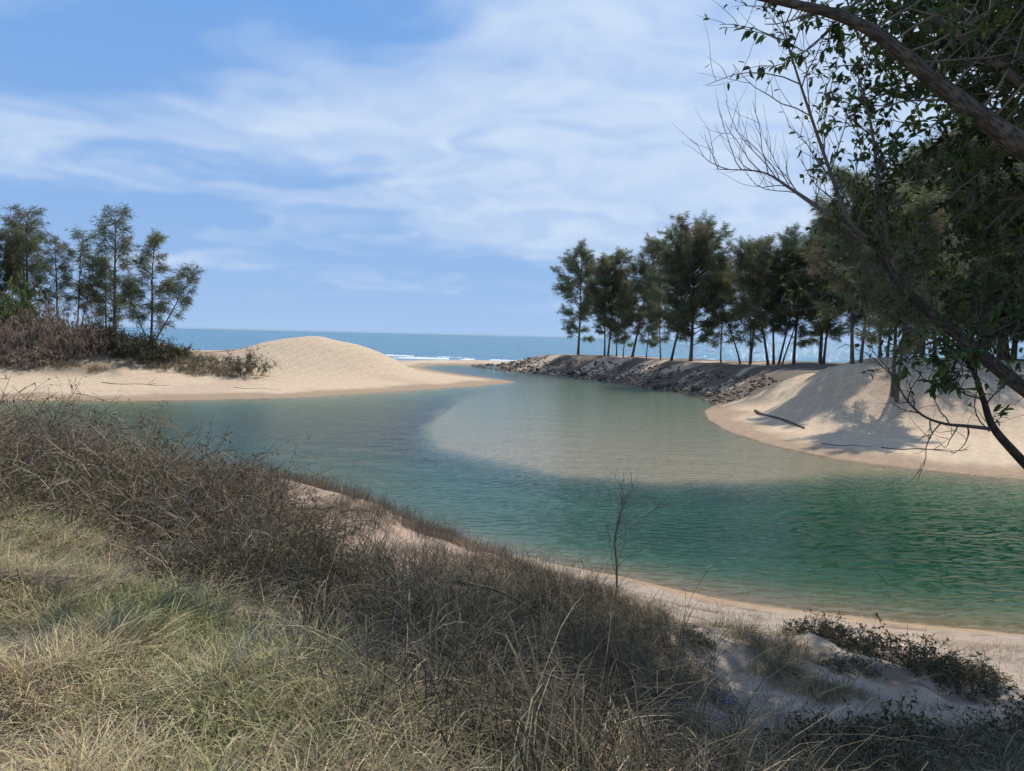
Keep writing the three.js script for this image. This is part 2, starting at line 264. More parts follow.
const divide = [[-140, 76], [-60, 75], [-34, 74], [-20, 80], [-12, 76], [-17, 100], [-19, 126], [-12, 133], [-2, 133], [5, 127], [2, 121], [9, 110], [17, 100], [28, 88], [44, 82], [140, 78]];
function flat(name, pts, mat, y) { const g = new THREE.ShapeGeometry(new THREE.Shape(pts.map(([x, d]) => new THREE.Vector2(x, d)))); g.rotateX(-Math.PI / 2); const m = mesh(name, g, mat, scene); m.position.y = y; m.userData.kind = 'structure'; return m; }
tag(flat('lagoon_water', [[-140, 10], [140, 10], ...[...divide].reverse()], lagoonMat, 0), 'green rippled lagoon water between the sand banks');
tag(flat('sea_water', [[-140, 76], [-12000, 76], [-12000, 15000], [12000, 15000], [12000, 78], [140, 78], ...[...divide].reverse().slice(1, -1)], seaMat, -0.002), 'blue green open sea reaching to the horizon');

// ---------------------------------------------------------------- plant materials
const barkBump = noiseTex(128, (u, v) => { const g = 0.5 * fbm(u * 8, v * 8, 4, 71, 8) + 0.5 * fbm(u * 24, v * 8, 3, 73, 8); return [g, g, g]; });
const barkMap = noiseTex(256, (u, v) => { const a = fbm(u * 6, v * 6, 5, 75, 6), b = fbm(u * 20, v * 10, 3, 79, 10), g = 0.62 + 0.5 * (a - 0.5) + 0.5 * (b - 0.5) + 0.16 * sm(0.5, 0.66, a); return [g, g * 0.98, g * 0.95]; }, true);
barkMap.repeat.set(1.6, 1.6); barkBump.repeat.set(3, 3);
const trunkMat = new THREE.MeshStandardMaterial({ vertexColors: true, map: barkMap, bumpMap: barkBump, bumpScale: 0.012, roughness: 0.95 });
const barkMat = new THREE.MeshStandardMaterial({ vertexColors: true, roughness: 0.95 });
const needleMat = new THREE.MeshPhysicalMaterial({ vertexColors: true, roughness: 0.9, specularIntensity: 0.3, transmission: 0.5, side: THREE.DoubleSide });
const leafMat = new THREE.MeshPhysicalMaterial({ vertexColors: true, roughness: 0.7, specularIntensity: 0.35, transmission: 0.42, side: THREE.DoubleSide });
const strawMat = new THREE.MeshStandardMaterial({ vertexColors: true, roughness: 0.9, side: THREE.DoubleSide });
const jit = (r, c, a = 0.25) => { const f = 1 + (r() * 2 - 1) * a; return [c[0] * f * (1 + (r() - 0.5) * 0.15), c[1] * f, c[2] * f * (1 + (r() - 0.5) * 0.2)]; };
const dirOf = (az, el) => V(Math.cos(el) * Math.cos(az), Math.sin(el), Math.cos(el) * Math.sin(az));
const rv = (r) => { const a = r() * 6.2832, y = r() * 2 - 1, q = Math.sqrt(1 - y * y); return V(q * Math.cos(a), y, q * Math.sin(a)); };
function kite(b, p, d, len, wid, c, r) {             // a narrow leaf: two faces folded along the rib
  const s = d.clone().cross(rv(r)).normalize(), m = p.clone().addScaledVector(d, len * 0.42), n = s.clone().cross(d), t = p.clone().addScaledVector(d, len).add(V(0, -0.12 * len, 0));
  const a0 = b.v(p.x, p.y, p.z, c), a1 = b.v(m.x + s.x * wid + n.x * wid * 0.4, m.y + s.y * wid + n.y * wid * 0.4, m.z + s.z * wid + n.z * wid * 0.4, c), a2 = b.v(t.x, t.y, t.z, c), a3 = b.v(m.x - s.x * wid + n.x * wid * 0.4, m.y - s.y * wid + n.y * wid * 0.4, m.z - s.z * wid + n.z * wid * 0.4, c);
  b.t(a0, a1, a2); b.t(a0, a2, a3);
}
function curve(p0, d0, len, n, r, wob, lift) {       // a wandering line that bends up (lift > 0) or droops
  const pts = [p0.clone()], d = d0.clone(), p = p0.clone();
  for (let k = 0; k < n; k++) { d.add(rv(r).multiplyScalar(wob)).add(V(0, lift, 0)).normalize(); p.addScaledVector(d, len / n); pts.push(p.clone()); }
  return pts;
}
const at = (pts, t) => { const f = clamp(t) * (pts.length - 1), k = Math.min(Math.floor(f), pts.length - 2); return pts[k].clone().lerp(pts[k + 1], f - k); };
const dirAt = (pts, t) => { const k = Math.min(Math.floor(clamp(t) * (pts.length - 1)), pts.length - 2); return pts[k + 1].clone().sub(pts[k]).normalize(); };

// ---------------------------------------------------------------- casuarina: bare lower trunk, rising limbs, feathery drooping needle sprays
function casuarina(seed, o) {
  const r = rng(seed), T = new Buf(), C = new Buf(), H = o.H, bark = o.bark ?? [0.085, 0.07, 0.058];
  for (const st of o.stems) {
    const { lean = [0, 0], h = 1, r0 = 0.15, base = 0.3, spread = 2.4, off = [0, 0], limbs = 26, low = 0.75 } = st, hh = H * h, pts = [];
    const wx = (r() - 0.5) * 0.5, wz = (r() - 0.5) * 0.5;
    for (let k = 0; k <= 9; k++) { const t = k / 9; pts.push(V(off[0] + lean[0] * hh * t + Math.sin(t * 4.2 + wx * 9) * wx * t, t * hh - 0.25 * (k === 0), off[1] + lean[1] * hh * t + Math.sin(t * 3.7) * wz * t)); }
    T.tube(pts, (t) => r0 * (Math.pow(1 - t, 0.8) * 0.95 + 0.03) * (t < 0.05 ? 1.35 : 1), 7, jit(r, bark, 0.2));
    for (let k = 0; k < limbs; k++) {
      const t = base + (0.985 - base) * Math.pow((k + r() * 0.7) / limbs, 0.9), u = (t - base) / (1 - base);
      const prof = Math.sqrt(Math.max(0.03, 1 - Math.pow((u - 0.5) / 0.58, 2))) * mix(low, 1, sm(0, 0.35, u)), L = spread * prof * (0.65 + 0.6 * r());
      const az = k * 2.4 + r() * 1.2, p = at(pts, t), lim = curve(p, dirOf(az, mix(0.25, 0.9, u) + (r() - 0.5) * 0.45), L, 5, r, 0.16, 0.07);
      T.tube(lim, (s) => mix(0.016 * L + 0.012, 0.006, s), 4, jit(r, bark, 0.25));
      const hue = r(), bc = hue < 0.62 ? [0.18, 0.20, 0.115] : hue < 0.88 ? [0.24, 0.25, 0.13] : [0.22, 0.185, 0.12], tw = 6 + Math.floor(L * 2.8);
      const spray = (q, d) => { const cc = jit(r, bc, 0.35), n = 5; for (let m = 0; m < n; m++) { const sd2 = d.clone().multiplyScalar(0.55).add(rv(r).multiplyScalar(0.75)).add(V(0, -0.30, 0)).normalize(); kite(C, q, sd2, (0.32 + 0.42 * r()) * (o.spray ?? 1), 0.0185 * (o.wide ?? 1), cc, r); } };
      for (let m = 0; m < tw; m++) {
        const s = 0.3 + 0.7 * (m + r()) / tw, q = at(lim, s), d = dirAt(lim, s).add(rv(r).multiplyScalar(0.8)).normalize(), tl = (0.35 + 0.55 * r()) * Math.min(1.7, 0.45 * L + 0.4), tp = curve(q, d, tl, 3, r, 0.25, -0.05);
        T.tube(tp, (s2) => mix(0.012, 0.004, s2), 3, bark);
        const ns = Math.max(2, Math.round(tl * 9.5 * (o.dens ?? 1)));
        for (let w = 0; w < ns; w++) { const s2 = 0.15 + 0.85 * (w + r()) / ns; spray(at(tp, s2), dirAt(tp, s2)); }
      }
    }
    for (let k = 0; k < (st.dead ?? 3); k++) { const t = base * (0.3 + 0.7 * r()); T.tube(curve(at(pts, t), dirOf(r() * 6.28, 0.2 + r() * 0.5), 0.6 + r() * 1.3, 4, r, 0.2, 0), (s) => mix(0.02, 0.005, s), 3, jit(r, bark)); }
  }
  return { trunk: T.geo(), crown: C.geo() };
}
const fullTree = (s, H, sp, base, lean, extra = {}) => casuarina(s, { H, stems: [{ lean, r0: 0.17, base, spread: sp, limbs: 34 }], ...extra });
const KIND = {
  full: fullTree(101, 14, 4.3, 0.15, [0.01, 0.02]),
  twin: casuarina(102, { H: 14, stems: [{ lean: [0.06, 0.0], r0: 0.14, base: 0.2, spread: 3.2, limbs: 34 }, { lean: [-0.03, 0.04], h: 0.93, off: [-0.5, 0.2], r0: 0.12, base: 0.26, spread: 2.6, limbs: 28 }] }),
  leaning: casuarina(103, { H: 14.5, dens: 0.8, stems: [{ lean: [0.17, 0.02], r0: 0.16, base: 0.25, spread: 3.4, limbs: 38 }] }),
  slender: casuarina(104, { H: 11, dens: 0.75, stems: [{ lean: [0.04, 0.03], r0: 0.08, base: 0.15, spread: 2.1, limbs: 30 }] }),
  broad: casuarina(105, { H: 14.5, dens: 1.15, stems: [{ lean: [0.0, 0.02], r0: 0.2, base: 0.13, spread: 5.2, limbs: 60, low: 0.9 }] }),
  crossing: casuarina(106, { H: 12, stems: [{ lean: [-0.32, 0.02], h: 0.8, r0: 0.1, base: 0.45, spread: 1.8, limbs: 20 }, { lean: [0.05, 0.0], off: [0.9, 0.3], r0: 0.13, base: 0.3, spread: 2.2, limbs: 26 }] }),
  clump: casuarina(107, { H: 13.5, stems: [{ lean: [-0.05, 0], r0: 0.13, base: 0.33, spread: 2.4, limbs: 26 }, { lean: [0.16, 0.05], h: 0.92, off: [0.5, 0], r0: 0.12, base: 0.36, spread: 2.3, limbs: 24 }, { lean: [0.30, -0.04], h: 0.72, off: [0.7, 0.3], r0: 0.09, base: 0.42, spread: 1.7, limbs: 18 }] }),
  spire: casuarina(108, { H: 12, dens: 0.5, spray: 1.0, stems: [{ lean: [0.015, 0], r0: 0.16, base: 0.16, spread: 1.9, limbs: 34, low: 1.5 }] }),
  fan: casuarina(109, { H: 10.5, dens: 0.55, stems: [{ lean: [0.05, 0], r0: 0.12, base: 0.15, spread: 1.7, limbs: 26, low: 1 }, { lean: [0.55, 0.05], h: 0.68, off: [0.2, 0], r0: 0.08, base: 0.25, spread: 1.5, limbs: 20 }, { lean: [-0.3, 0.1], h: 0.55, off: [-0.2, 0], r0: 0.07, base: 0.3, spread: 1.2, limbs: 14 }] }),
  sparse: casuarina(110, { H: 10, dens: 0.22, stems: [{ lean: [0.08, 0], r0: 0.09, base: 0.3, spread: 1.6, limbs: 20 }, { lean: [0.22, 0.04], h: 0.85, off: [0.2, 0], r0: 0.06, base: 0.35, spread: 1.3, limbs: 14 }] }),
};
function plantTree(kind, x, d, scale, turn, label, group, sink = 0.05) {
  const g = thing('casuarina_tree', x, height(x, -d) - sink, -d, turn); g.scale.set(scale * 1.12, scale, scale * 1.12);
  mesh('trunk', KIND[kind].trunk, barkMat, g); mesh('crown', KIND[kind].crown, needleMat, g);
  return tag(g, label, 'tree', group);
}
// the row along the rocky bank, from its seaward end
const row = [['full', 8.9, 105.5, 1.02, 0.3, 'thick-trunked rounded'], ['twin', 12.3, 100, 1.0, 0.1, 'twin-stemmed'], ['slender', 13.2, 98.5, 1.1, 2.2, 'slender'], ['slender', 13.8, 97, 0.95, 0.2, 'thin upright'], ['leaning', 14.7, 95.5, 1.02, 0.0, 'tall open-crowned leaning'], ['slender', 16.2, 94, 0.9, 1.0, 'small wispy'], ['slender', 17.4, 91, 1.05, 4.0, 'narrow dark'], ['leaning', 17.6, 86, 0.92, -0.1, 'dark leaning'], ['broad', 19.2, 83.5, 1.02, 0.4, 'broad full-crowned'], ['slender', 21.8, 81, 1.1, 2.6, 'slim curving'], ['crossing', 23.6, 80, 1.0, 0.0, 'crossed-trunk'], ['slender', 23.9, 78, 1.2, 5.1, 'straight dark-stemmed'], ['clump', 25.8, 76.5, 0.98, 0.1, 'many-stemmed'], ['leaning', 24.8, 75, 0.85, 3.1, 'backward leaning'], ['full', 27.6, 76, 0.92, 1.7, 'dense dark'], ['twin', 29.5, 73.5, 0.96, 0.3, 'forked'], ['full', 31, 78, 1.0, 2.7, 'shaded rounded']];
row.forEach(([k, x, d, s, t, look], i) => plantTree(k, x, d, s * 0.87, t, `${look} casuarina, ${ORD[i]} from the sea end of the rocky bank`, 'trees along the rocky bank'));
// the grove behind the dune
{
  const r = rng(77), ks = ['full', 'broad', 'twin', 'clump', 'broad', 'full', 'leaning', 'slender'];
  plantTree('twin', 20.7, 42.0, 0.74, 1.2, 'casuarina with bare thick trunk rooted on the dune crest in front of the grove', 'trees of the grove');
  plantTree('twin', 22.6, 51.5, 0.85, 2.0, 'stout twin-trunked casuarina on the edge of the dune top beside the sea gap', 'trees of the grove');
  const put = [[20.7, 42], [21.6, 50.5]];
  for (let tries = 0; put.length < 74 && tries < 9000; tries++) {
    const x = 23 + r() * 38, d = 50 + r() * 30;
    if (sd(duneEdge, x, d) < 4 || put.some(([a, b]) => Math.hypot(a - x, b - d) < 2.3) || d < 50 + 7 * sm(34, 26, x) || x > 0.72 * d + 8) continue;
    put.push([x, d]);
    plantTree(ks[Math.floor(r() * ks.length)], x, d, 0.74 + r() * 0.2, r() * 6.28, 'dark casuarina standing in the dense grove behind the dune', 'dark trees packed in the grove');
  }
}
// left spit
for (const [k, x, d, s, t, label] of [['spire', -37.3, 72.5, 1.04, 0.2, 'tall narrow casuarina standing over the dark shrubs on the spit'], ['fan', -33.2, 71, 1.02, 0.0, 'fan-shaped casuarina with a stem leaning out to the right, nearest the open sand'], ['spire', -43.8, 70, 1.0, 2.0, 'tall slender casuarina behind the green bush on the spit'], ['spire', -42.0, 71.5, 0.78, 4.0, 'small casuarina between the tall slender one and the bare thin trees'], ['sparse', -41.2, 73, 1.05, 0.2, 'nearly bare grey casuarina with thin upright stems on the spit'], ['clump', -47.5, 69, 0.8, 1.0, 'bushy casuarina crown cut by the left edge of the picture'], ['fan', -38.8, 74, 0.78, 2.9, 'low bluish casuarina crowded against the tall narrow one'], ['spire', -46, 73, 0.95, 5, 'dark casuarina at the back of the clump on the spit'], ['full', -53, 72, 0.95, 2, 'casuarina farthest inland on the spit']])
  plantTree(k, x, d, s * 0.9, t, label, 'trees on the spit');

// ---------------------------------------------------------------- shrubs and thickets
function shrub(seed, o) {                            // o: R, H, stems, len, col, leaf (count per stem), leafCol, leafLen, leafWid, droop, thick
  const r = rng(seed), B = new Buf(), L = new Buf();
  for (let k = 0; k < o.stems; k++) {
    const a = r() * 6.283, q = Math.sqrt(r()) * o.R * 0.85, p = V(Math.cos(a) * q, -0.05, Math.sin(a) * q), out = V(Math.cos(a) * q / o.R * 0.7, 1, Math.sin(a) * q / o.R * 0.7).add(rv(r).multiplyScalar(o.wild ?? 0.6)).normalize();
    const len = o.H * (0.55 + 0.7 * r()) * (1.15 - 0.55 * (q / o.R) ** 2), pts = curve(p, out, len, 6, r, o.wob ?? 0.28, o.droop ?? -0.10), c = jit(r, o.col[Math.floor(r() * o.col.length)], 0.4), th = (o.thick ?? 0.006) * (0.5 + r());
    B.tube(pts, (t) => mix(th, th * 0.35, t), 3, c);
    for (let m = 0; m < (o.sub ?? 4); m++) {
      const t = 0.25 + 0.7 * r(), tp = curve(at(pts, t), dirAt(pts, t).add(rv(r).multiplyScalar(1.1)).normalize(), len * (0.18 + 0.3 * r()), 4, r, 0.4, o.droop ?? -0.10);
      B.tube(tp, (s) => mix(th * 0.55, th * 0.25, s), 3, c);
      for (let w = 0; w < (o.leaf ?? 0); w++) { const s = r(); kite(L, at(tp, s), rv(r).add(V(0, o.hang ?? -0.2, 0)).normalize(), o.leafLen * (0.6 + 0.8 * r()), o.leafWid * (0.6 + 0.8 * r()), jit(r, o.leafCol[Math.floor(r() * o.leafCol.length)], 0.35), r); }
    }
  }
  return { twigs: B.geo(), leaves: L.i.length ? L.geo() : null };
}
function plantShrub(s, name, x, d, scale, turn, label, group, category = 'shrub') {
  const g = thing(name, x, height(x, -d) - 0.03, -d, turn); Array.isArray(scale) ? g.scale.set(...scale) : g.scale.setScalar(scale);
  mesh('stems', s.twigs, strawMat, g); if (s.leaves) mesh('foliage', s.leaves, leafMat, g);
  return tag(g, label, category, group);
}
const BROWN = [[0.19, 0.135, 0.085], [0.26, 0.19, 0.12], [0.12, 0.085, 0.06], [0.36, 0.28, 0.19]], DEAD = [[0.42, 0.32, 0.23], [0.30, 0.225, 0.165], [0.18, 0.14, 0.10]];
const tangleA = shrub(301, { R: 1.25, H: 1.05, stems: 430, col: BROWN, sub: 5, droop: -0.16, wild: 0.9, leaf: 2, leafCol: [[0.20, 0.15, 0.09], [0.12, 0.12, 0.05], [0.14, 0.10, 0.07]], leafLen: 0.05, leafWid: 0.008 });
const tangleB = shrub(302, { R: 1.1, H: 0.9, stems: 400, col: BROWN, sub: 5, droop: -0.2, wild: 1.0, leaf: 4, leafCol: [[0.19, 0.15, 0.08], [0.15, 0.165, 0.06], [0.10, 0.115, 0.045]], leafLen: 0.05, leafWid: 0.009 });
const wiry = shrub(303, { R: 0.6, H: 0.9, stems: 60, col: [[0.09, 0.07, 0.06], [0.14, 0.11, 0.09]], sub: 7, droop: -0.12, wild: 0.8, thick: 0.005 });
[[tangleA, -4.7, 8.7, 1.0, 0.4, 'grey brown dead tangle under the far waterline, leftmost of the bank bushes'], [tangleB, -3.6, 8.0, 1.05, 1.9, 'tallest brown dead tangle in the middle of the bank bushes'], [tangleA, -2.65, 6.9, 0.85, 3.3, 'dark brown tangle low on the slope beside the sunlit grass edge'], [tangleB, -3.9, 7.0, 0.95, 5.0, 'olive tinted dead tangle just above the green grass'], [tangleA, -6.1, 9.3, 1.15, 2.4, 'pale grass-topped tangle at the picture edge on the bank'], [tangleB, -2.1, 5.7, 0.7, 0.9, 'small low tangle at the foot of the bushes, nearest the camera'], [tangleB, -0.7, 5.6, 0.6, 0.2, 'dead tangle high on the shaded slope beside the grass edge'], [tangleA, 0.35, 6.6, 0.55, 1.2, 'dead tangle in the middle of the shaded slope'], [tangleB, 0.9, 8.2, 0.5, 2.2, 'dead tangle low on the shaded slope toward the bare sapling'], [tangleB, 1.5, 7.0, 0.5, 3.9, 'dead tangle beside the wrapper on the footpath edge'], [tangleB, -5.4, 7.9, 0.95, 2.9, 'brown tangle behind the green grass at the left edge'], [tangleA, -7.6, 10.2, 1.2, 0.2, 'brown tangle farthest along the bank crest']]
  .forEach(([s, x, d, sc, t, l]) => plantShrub(s, 'dead_bush', x, d, sc, t, l, 'dead bushes on the near bank', 'bush'));
[[-3.2, 9.1, 0.75, 1, 'black wiry vine bush standing up against the water'], [-1.25, 10.9, 0.5, 2, 'faint wiry bush on the bank edge in front of the blue water'], [-5.8, 8.6, 0.9, 3, 'bare wiry bush rising over the pale grass at the left edge']].forEach(([x, d, sc, t, l]) => plantShrub(wiry, 'wiry_bush', x, d, sc, t, l, 'wiry bushes on the near bank', 'bush'));
const leafyLow = shrub(304, { R: 0.8, H: 0.5, stems: 190, col: BROWN, sub: 4, droop: -0.14, wild: 0.9, leaf: 5, leafCol: [[0.055, 0.07, 0.03], [0.08, 0.085, 0.04], [0.11, 0.09, 0.05]], leafLen: 0.06, leafWid: 0.012 });
[[4.75, 9.2, 0.9, 0.3, 'dark green creeping shrub on the sandy mound beside the near beach'], [4.15, 9.9, 0.6, 1.3, 'low brown shrub along the mound crest above the near beach'], [3.2, 5.6, 0.8, 2.0, 'broad dark shrub at the bottom edge under the sandy mound'], [4.7, 6.1, 0.9, 3.1, 'leafy dark shrub in the bottom corner of the picture'], [2.3, 5.0, 0.7, 4.4, 'low dark shrub at the bottom beside the sandy footpath'], [5.6, 7.2, 0.7, 5.2, 'dark shrub behind the corner reeds'], [5.6, 9.1, 0.5, 2.2, 'small dry shrub at the right edge of the near beach'], [3.9, 8.6, 0.45, 5.7, 'dark creeping shrub on the face of the sandy mound'], [5.2, 8.5, 0.55, 0.9, 'dark creeping shrub low on the right flank of the sandy mound'], [2.1, 8.7, 0.35, 1.7, 'low brown shrub at the grass edge beside the footpath']].forEach(([x, d, sc, t, l]) => plantShrub(leafyLow, 'low_shrub', x, d, sc, t, l, 'low shrubs on the near slope'));

// ---------------------------------------------------------------- near grass
function tuft(seed, n, h, spread, droop, wid, base, segs = 4) {
  const r = rng(seed), B = new Buf();
  for (let k = 0; k < n; k++) {
    const a = r() * 6.283, q = Math.sqrt(r()) * spread * 0.4, p = V(Math.cos(a) * q, -0.02, Math.sin(a) * q), az = a + (r() - 0.5) * 1.6, d = dirOf(az, base + (r() - 0.5) * 0.7), c = jit(r, [1, 1, 1], 0.35), w = wid * (0.6 + 0.7 * r());
    const pts = curve(p, d, h * (0.5 + 0.7 * r()), segs, r, 0.14, -droop * (0.6 + 0.8 * r())), s = V(-Math.sin(az), 0, Math.cos(az)).add(rv(r).multiplyScalar(0.5)).normalize();
    let pa = -1, pb = -1;
    for (let m = 0; m <= segs; m++) { const f = w * (m === segs ? 0.12 : 1 - 0.55 * m / segs), x = pts[m], A = B.v(x.x + s.x * f, x.y + s.y * f, x.z + s.z * f, c), C = B.v(x.x - s.x * f, x.y - s.y * f, x.z - s.z * f, c); if (m) { B.t(pa, pb, C); B.t(pa, C, A); } pa = A; pb = C; }
  }
  return B.geo();
}
const inPoly = (poly, x, d) => sd(poly, x, d);
const clumps = [[2.85, 9.5, 0.3, 0.35], [3.05, 8.9, 0.42, 0.5], [2.95, 8.2, 0.32, 0.35], [3.5, 9.3, 0.22, 0.5], [1.75, 9.4, 0.4, 0.5], [3.2, 7.7, 0.5, 0.25], [2.5, 8.8, 0.12, 0.2]];
function field(name, label, geos, spots, group) {    // spots: [x, d, scale, colour]
  const g = new THREE.Group(); g.name = numbered(name); scene.add(g); tag(g, label, 'grass', group, 'stuff');
  const r = rng(spots.length + 5), M = new THREE.Matrix4(), Q = new THREE.Quaternion(), E = new THREE.Euler();
  geos.forEach((geo, k) => {
    const mine = spots.filter((_, i) => i % geos.length === k), im = new THREE.InstancedMesh(geo, strawMat, mine.length); im.name = 'tufts'; im.castShadow = im.receiveShadow = true;
    mine.forEach(([x, d, s, c], i) => { E.set((r() - 0.5) * 0.35, r() * 6.283, (r() - 0.5) * 0.35); M.compose(V(x, height(x, -d), -d), Q.setFromEuler(E), V(s, s * (0.75 + 0.5 * r()), s)); im.setMatrixAt(i, M); im.setColorAt(i, new THREE.Color(...c)); });
    g.add(im);
  });
}
{
  const r = rng(1234), scatter = (n, x0, x1, d0, d1, f) => { const out = []; for (let k = 0; k < n; k++) { const x = mix(x0, x1, r()), d = mix(d0, d1, r()), q = f(x, d); if (q) out.push([x, d, ...q]); } return out; };
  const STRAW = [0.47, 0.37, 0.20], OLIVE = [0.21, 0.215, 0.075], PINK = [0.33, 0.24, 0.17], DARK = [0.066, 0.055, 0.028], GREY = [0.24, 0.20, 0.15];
  const vis = (x, d) => Math.abs(x) < 0.72 * d + 1.2;
  const lawnCol = (x, d) => { const n = fbm(x * 0.9, d * 0.9, 3, 81), m = r(); return jit(r, mix3(mix3(OLIVE, STRAW, sm(0.30, 0.62, n + (m - 0.5) * 0.4)), PINK, m > 0.85 ? 0.7 : 0), 0.25); };
  field('lawn_grass', 'sunlit straw and olive grass on the near left bank', [tuft(1, 22, 0.17, 0.2, 0.26, 0.0019, 0.8, 3), tuft(2, 22, 0.21, 0.2, 0.3, 0.0019, 0.75, 3), tuft(3, 24, 0.13, 0.22, 0.2, 0.0018, 0.85, 3)],
    scatter(42000, -9, 1, 1.8, 9.5, (x, d) => vis(x, d) && r() < sm(-0.25, 0.25, inPoly(lawnP, x, d) + (r() - 0.5) * 0.4) && r() < mix(0.45, 1, fbm(x * 1.3, d * 1.3, 2, 83)) ? [(0.55 + 0.6 * r()) * mix(0.6, 1.5, sm(0.35, 0.65, fbm(x * 1.1 + 3, d * 1.1, 3, 95))), lawnCol(x, d)] : null));
  field('straw_grass', 'flattened dry straw lying in the grass', [tuft(4, 12, 0.26, 0.2, 0.16, 0.002, 0.3), tuft(5, 12, 0.34, 0.2, 0.12, 0.002, 0.2)],
    scatter(9000, -9, 2, 1.8, 10, (x, d) => vis(x, d) && inPoly(lawnP, x, d) > -0.5 && fbm(x * 0.8 + 9, d * 0.8, 3, 85) + (r() - 0.5) * 0.2 > 0.50 ? [0.7 + 0.5 * r(), jit(r, r() < 0.6 ? [0.44, 0.34, 0.21] : [0.36, 0.26, 0.18], 0.25)] : null));
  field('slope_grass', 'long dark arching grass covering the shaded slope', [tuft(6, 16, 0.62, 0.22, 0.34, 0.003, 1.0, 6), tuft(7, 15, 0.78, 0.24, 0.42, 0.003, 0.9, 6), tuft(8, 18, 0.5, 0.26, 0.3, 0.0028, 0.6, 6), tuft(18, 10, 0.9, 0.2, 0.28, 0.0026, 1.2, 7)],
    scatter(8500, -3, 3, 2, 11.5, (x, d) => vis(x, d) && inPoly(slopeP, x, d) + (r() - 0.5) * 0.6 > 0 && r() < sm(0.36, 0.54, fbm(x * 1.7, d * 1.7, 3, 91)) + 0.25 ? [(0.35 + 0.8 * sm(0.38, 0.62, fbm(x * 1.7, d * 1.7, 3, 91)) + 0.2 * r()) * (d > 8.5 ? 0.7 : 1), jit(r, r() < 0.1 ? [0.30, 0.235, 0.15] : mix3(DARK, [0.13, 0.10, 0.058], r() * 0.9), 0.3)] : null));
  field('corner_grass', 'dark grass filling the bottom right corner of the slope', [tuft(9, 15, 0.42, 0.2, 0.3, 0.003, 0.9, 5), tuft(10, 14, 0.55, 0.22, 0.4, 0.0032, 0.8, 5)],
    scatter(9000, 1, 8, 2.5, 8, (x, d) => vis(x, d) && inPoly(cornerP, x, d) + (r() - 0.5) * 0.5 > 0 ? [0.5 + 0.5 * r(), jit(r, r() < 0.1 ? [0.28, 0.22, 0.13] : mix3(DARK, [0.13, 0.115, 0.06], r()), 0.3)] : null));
  field('shoulder_grass', 'short thin dead grass on the bare bank shoulder by the water', [tuft(11, 12, 0.2, 0.16, 0.12, 0.002, 1.0), tuft(12, 10, 0.28, 0.14, 0.1, 0.002, 1.15)],
    scatter(15000, -7, 3, 7, 15, (x, d) => vis(x, d) && inPoly(shoulderP, x, d) + (r() - 0.5) * 0.6 > 0 && fbm(x * 1.6, d * 1.6, 3, 87) + (r() - 0.5) * 0.3 > 0.44 ? [0.6 + 0.6 * r(), jit(r, mix3(PINK, [0.14, 0.11, 0.08], r()), 0.3)] : null));
  field('clump_grass', 'yellow brown grass clumps on the sandy mound beside the footpath', [tuft(13, 14, 0.36, 0.2, 0.34, 0.0026, 1.0, 5), tuft(14, 14, 0.3, 0.22, 0.36, 0.0026, 0.8, 5), tuft(17, 12, 0.22, 0.24, 0.2, 0.0024, 0.5, 4)],
    scatter(3800, 1, 4.2, 7, 10.6, (x, d) => clumps.some(([cx, cd, a, b]) => ((x - cx) / a) ** 2 + ((d - cd) / b) ** 2 < 0.25 + 1.5 * r() * fbm(x * 3, d * 3, 2, 93)) ? [0.6 + 0.6 * r(), jit(r, mix3([0.27, 0.21, 0.10], [0.13, 0.11, 0.06], r()), 0.3)] : null));
  field('sparse_grass', 'scattered dry sprigs on the bare sand of the near bank', [tuft(15, 7, 0.18, 0.12, 0.14, 0.002, 0.9), tuft(16, 8, 0.12, 0.14, 0.1, 0.0022, 0.5)],
    scatter(8000, -1, 9, 5, 12.2, (x, d) => { const h = height(x, -d); return vis(x, d) && h > 0.42 && fbm(x * 1.4, d * 1.4, 3, 89) + (r() - 0.5) * 0.22 > 0.53 ? [0.5 + 0.8 * r(), jit(r, mix3(PINK, DARK, r()), 0.3)] : null; }));
}

// ---------------------------------------------------------------- broadleaf trees on the near bank, rooted beyond the right edge
const GREYBARK = [0.15, 0.13, 0.11];
function leafAt(L, p, d, len, wid, c, r) { const s = d.clone().cross(V(0, 1, 0).add(rv(r).multiplyScalar(0.8))).normalize(), n = s.clone().cross(d).normalize(), P = (a, b, e) => p.clone().addScaledVector(d, a * len).addScaledVector(s, b * wid).addScaledVector(n, e * wid);
  const q = [P(0, 0, 0), P(0.3, 0.85, 0.3), P(0.65, 0.75, 0.3), P(1, 0, -0.35), P(0.65, -0.75, 0.3), P(0.3, -0.85, 0.3), P(0.5, 0, 0)].map((v) => L.v(v.x, v.y, v.z, c));
  for (let k = 0; k < 6; k++) if (k < 5) L.t(q[k], q[k + 1], q[6]); L.t(q[5], q[0], q[6]); }
const LEAFC = [[0.05, 0.085, 0.025], [0.07, 0.12, 0.03], [0.04, 0.065, 0.025], [0.11, 0.16, 0.04]];
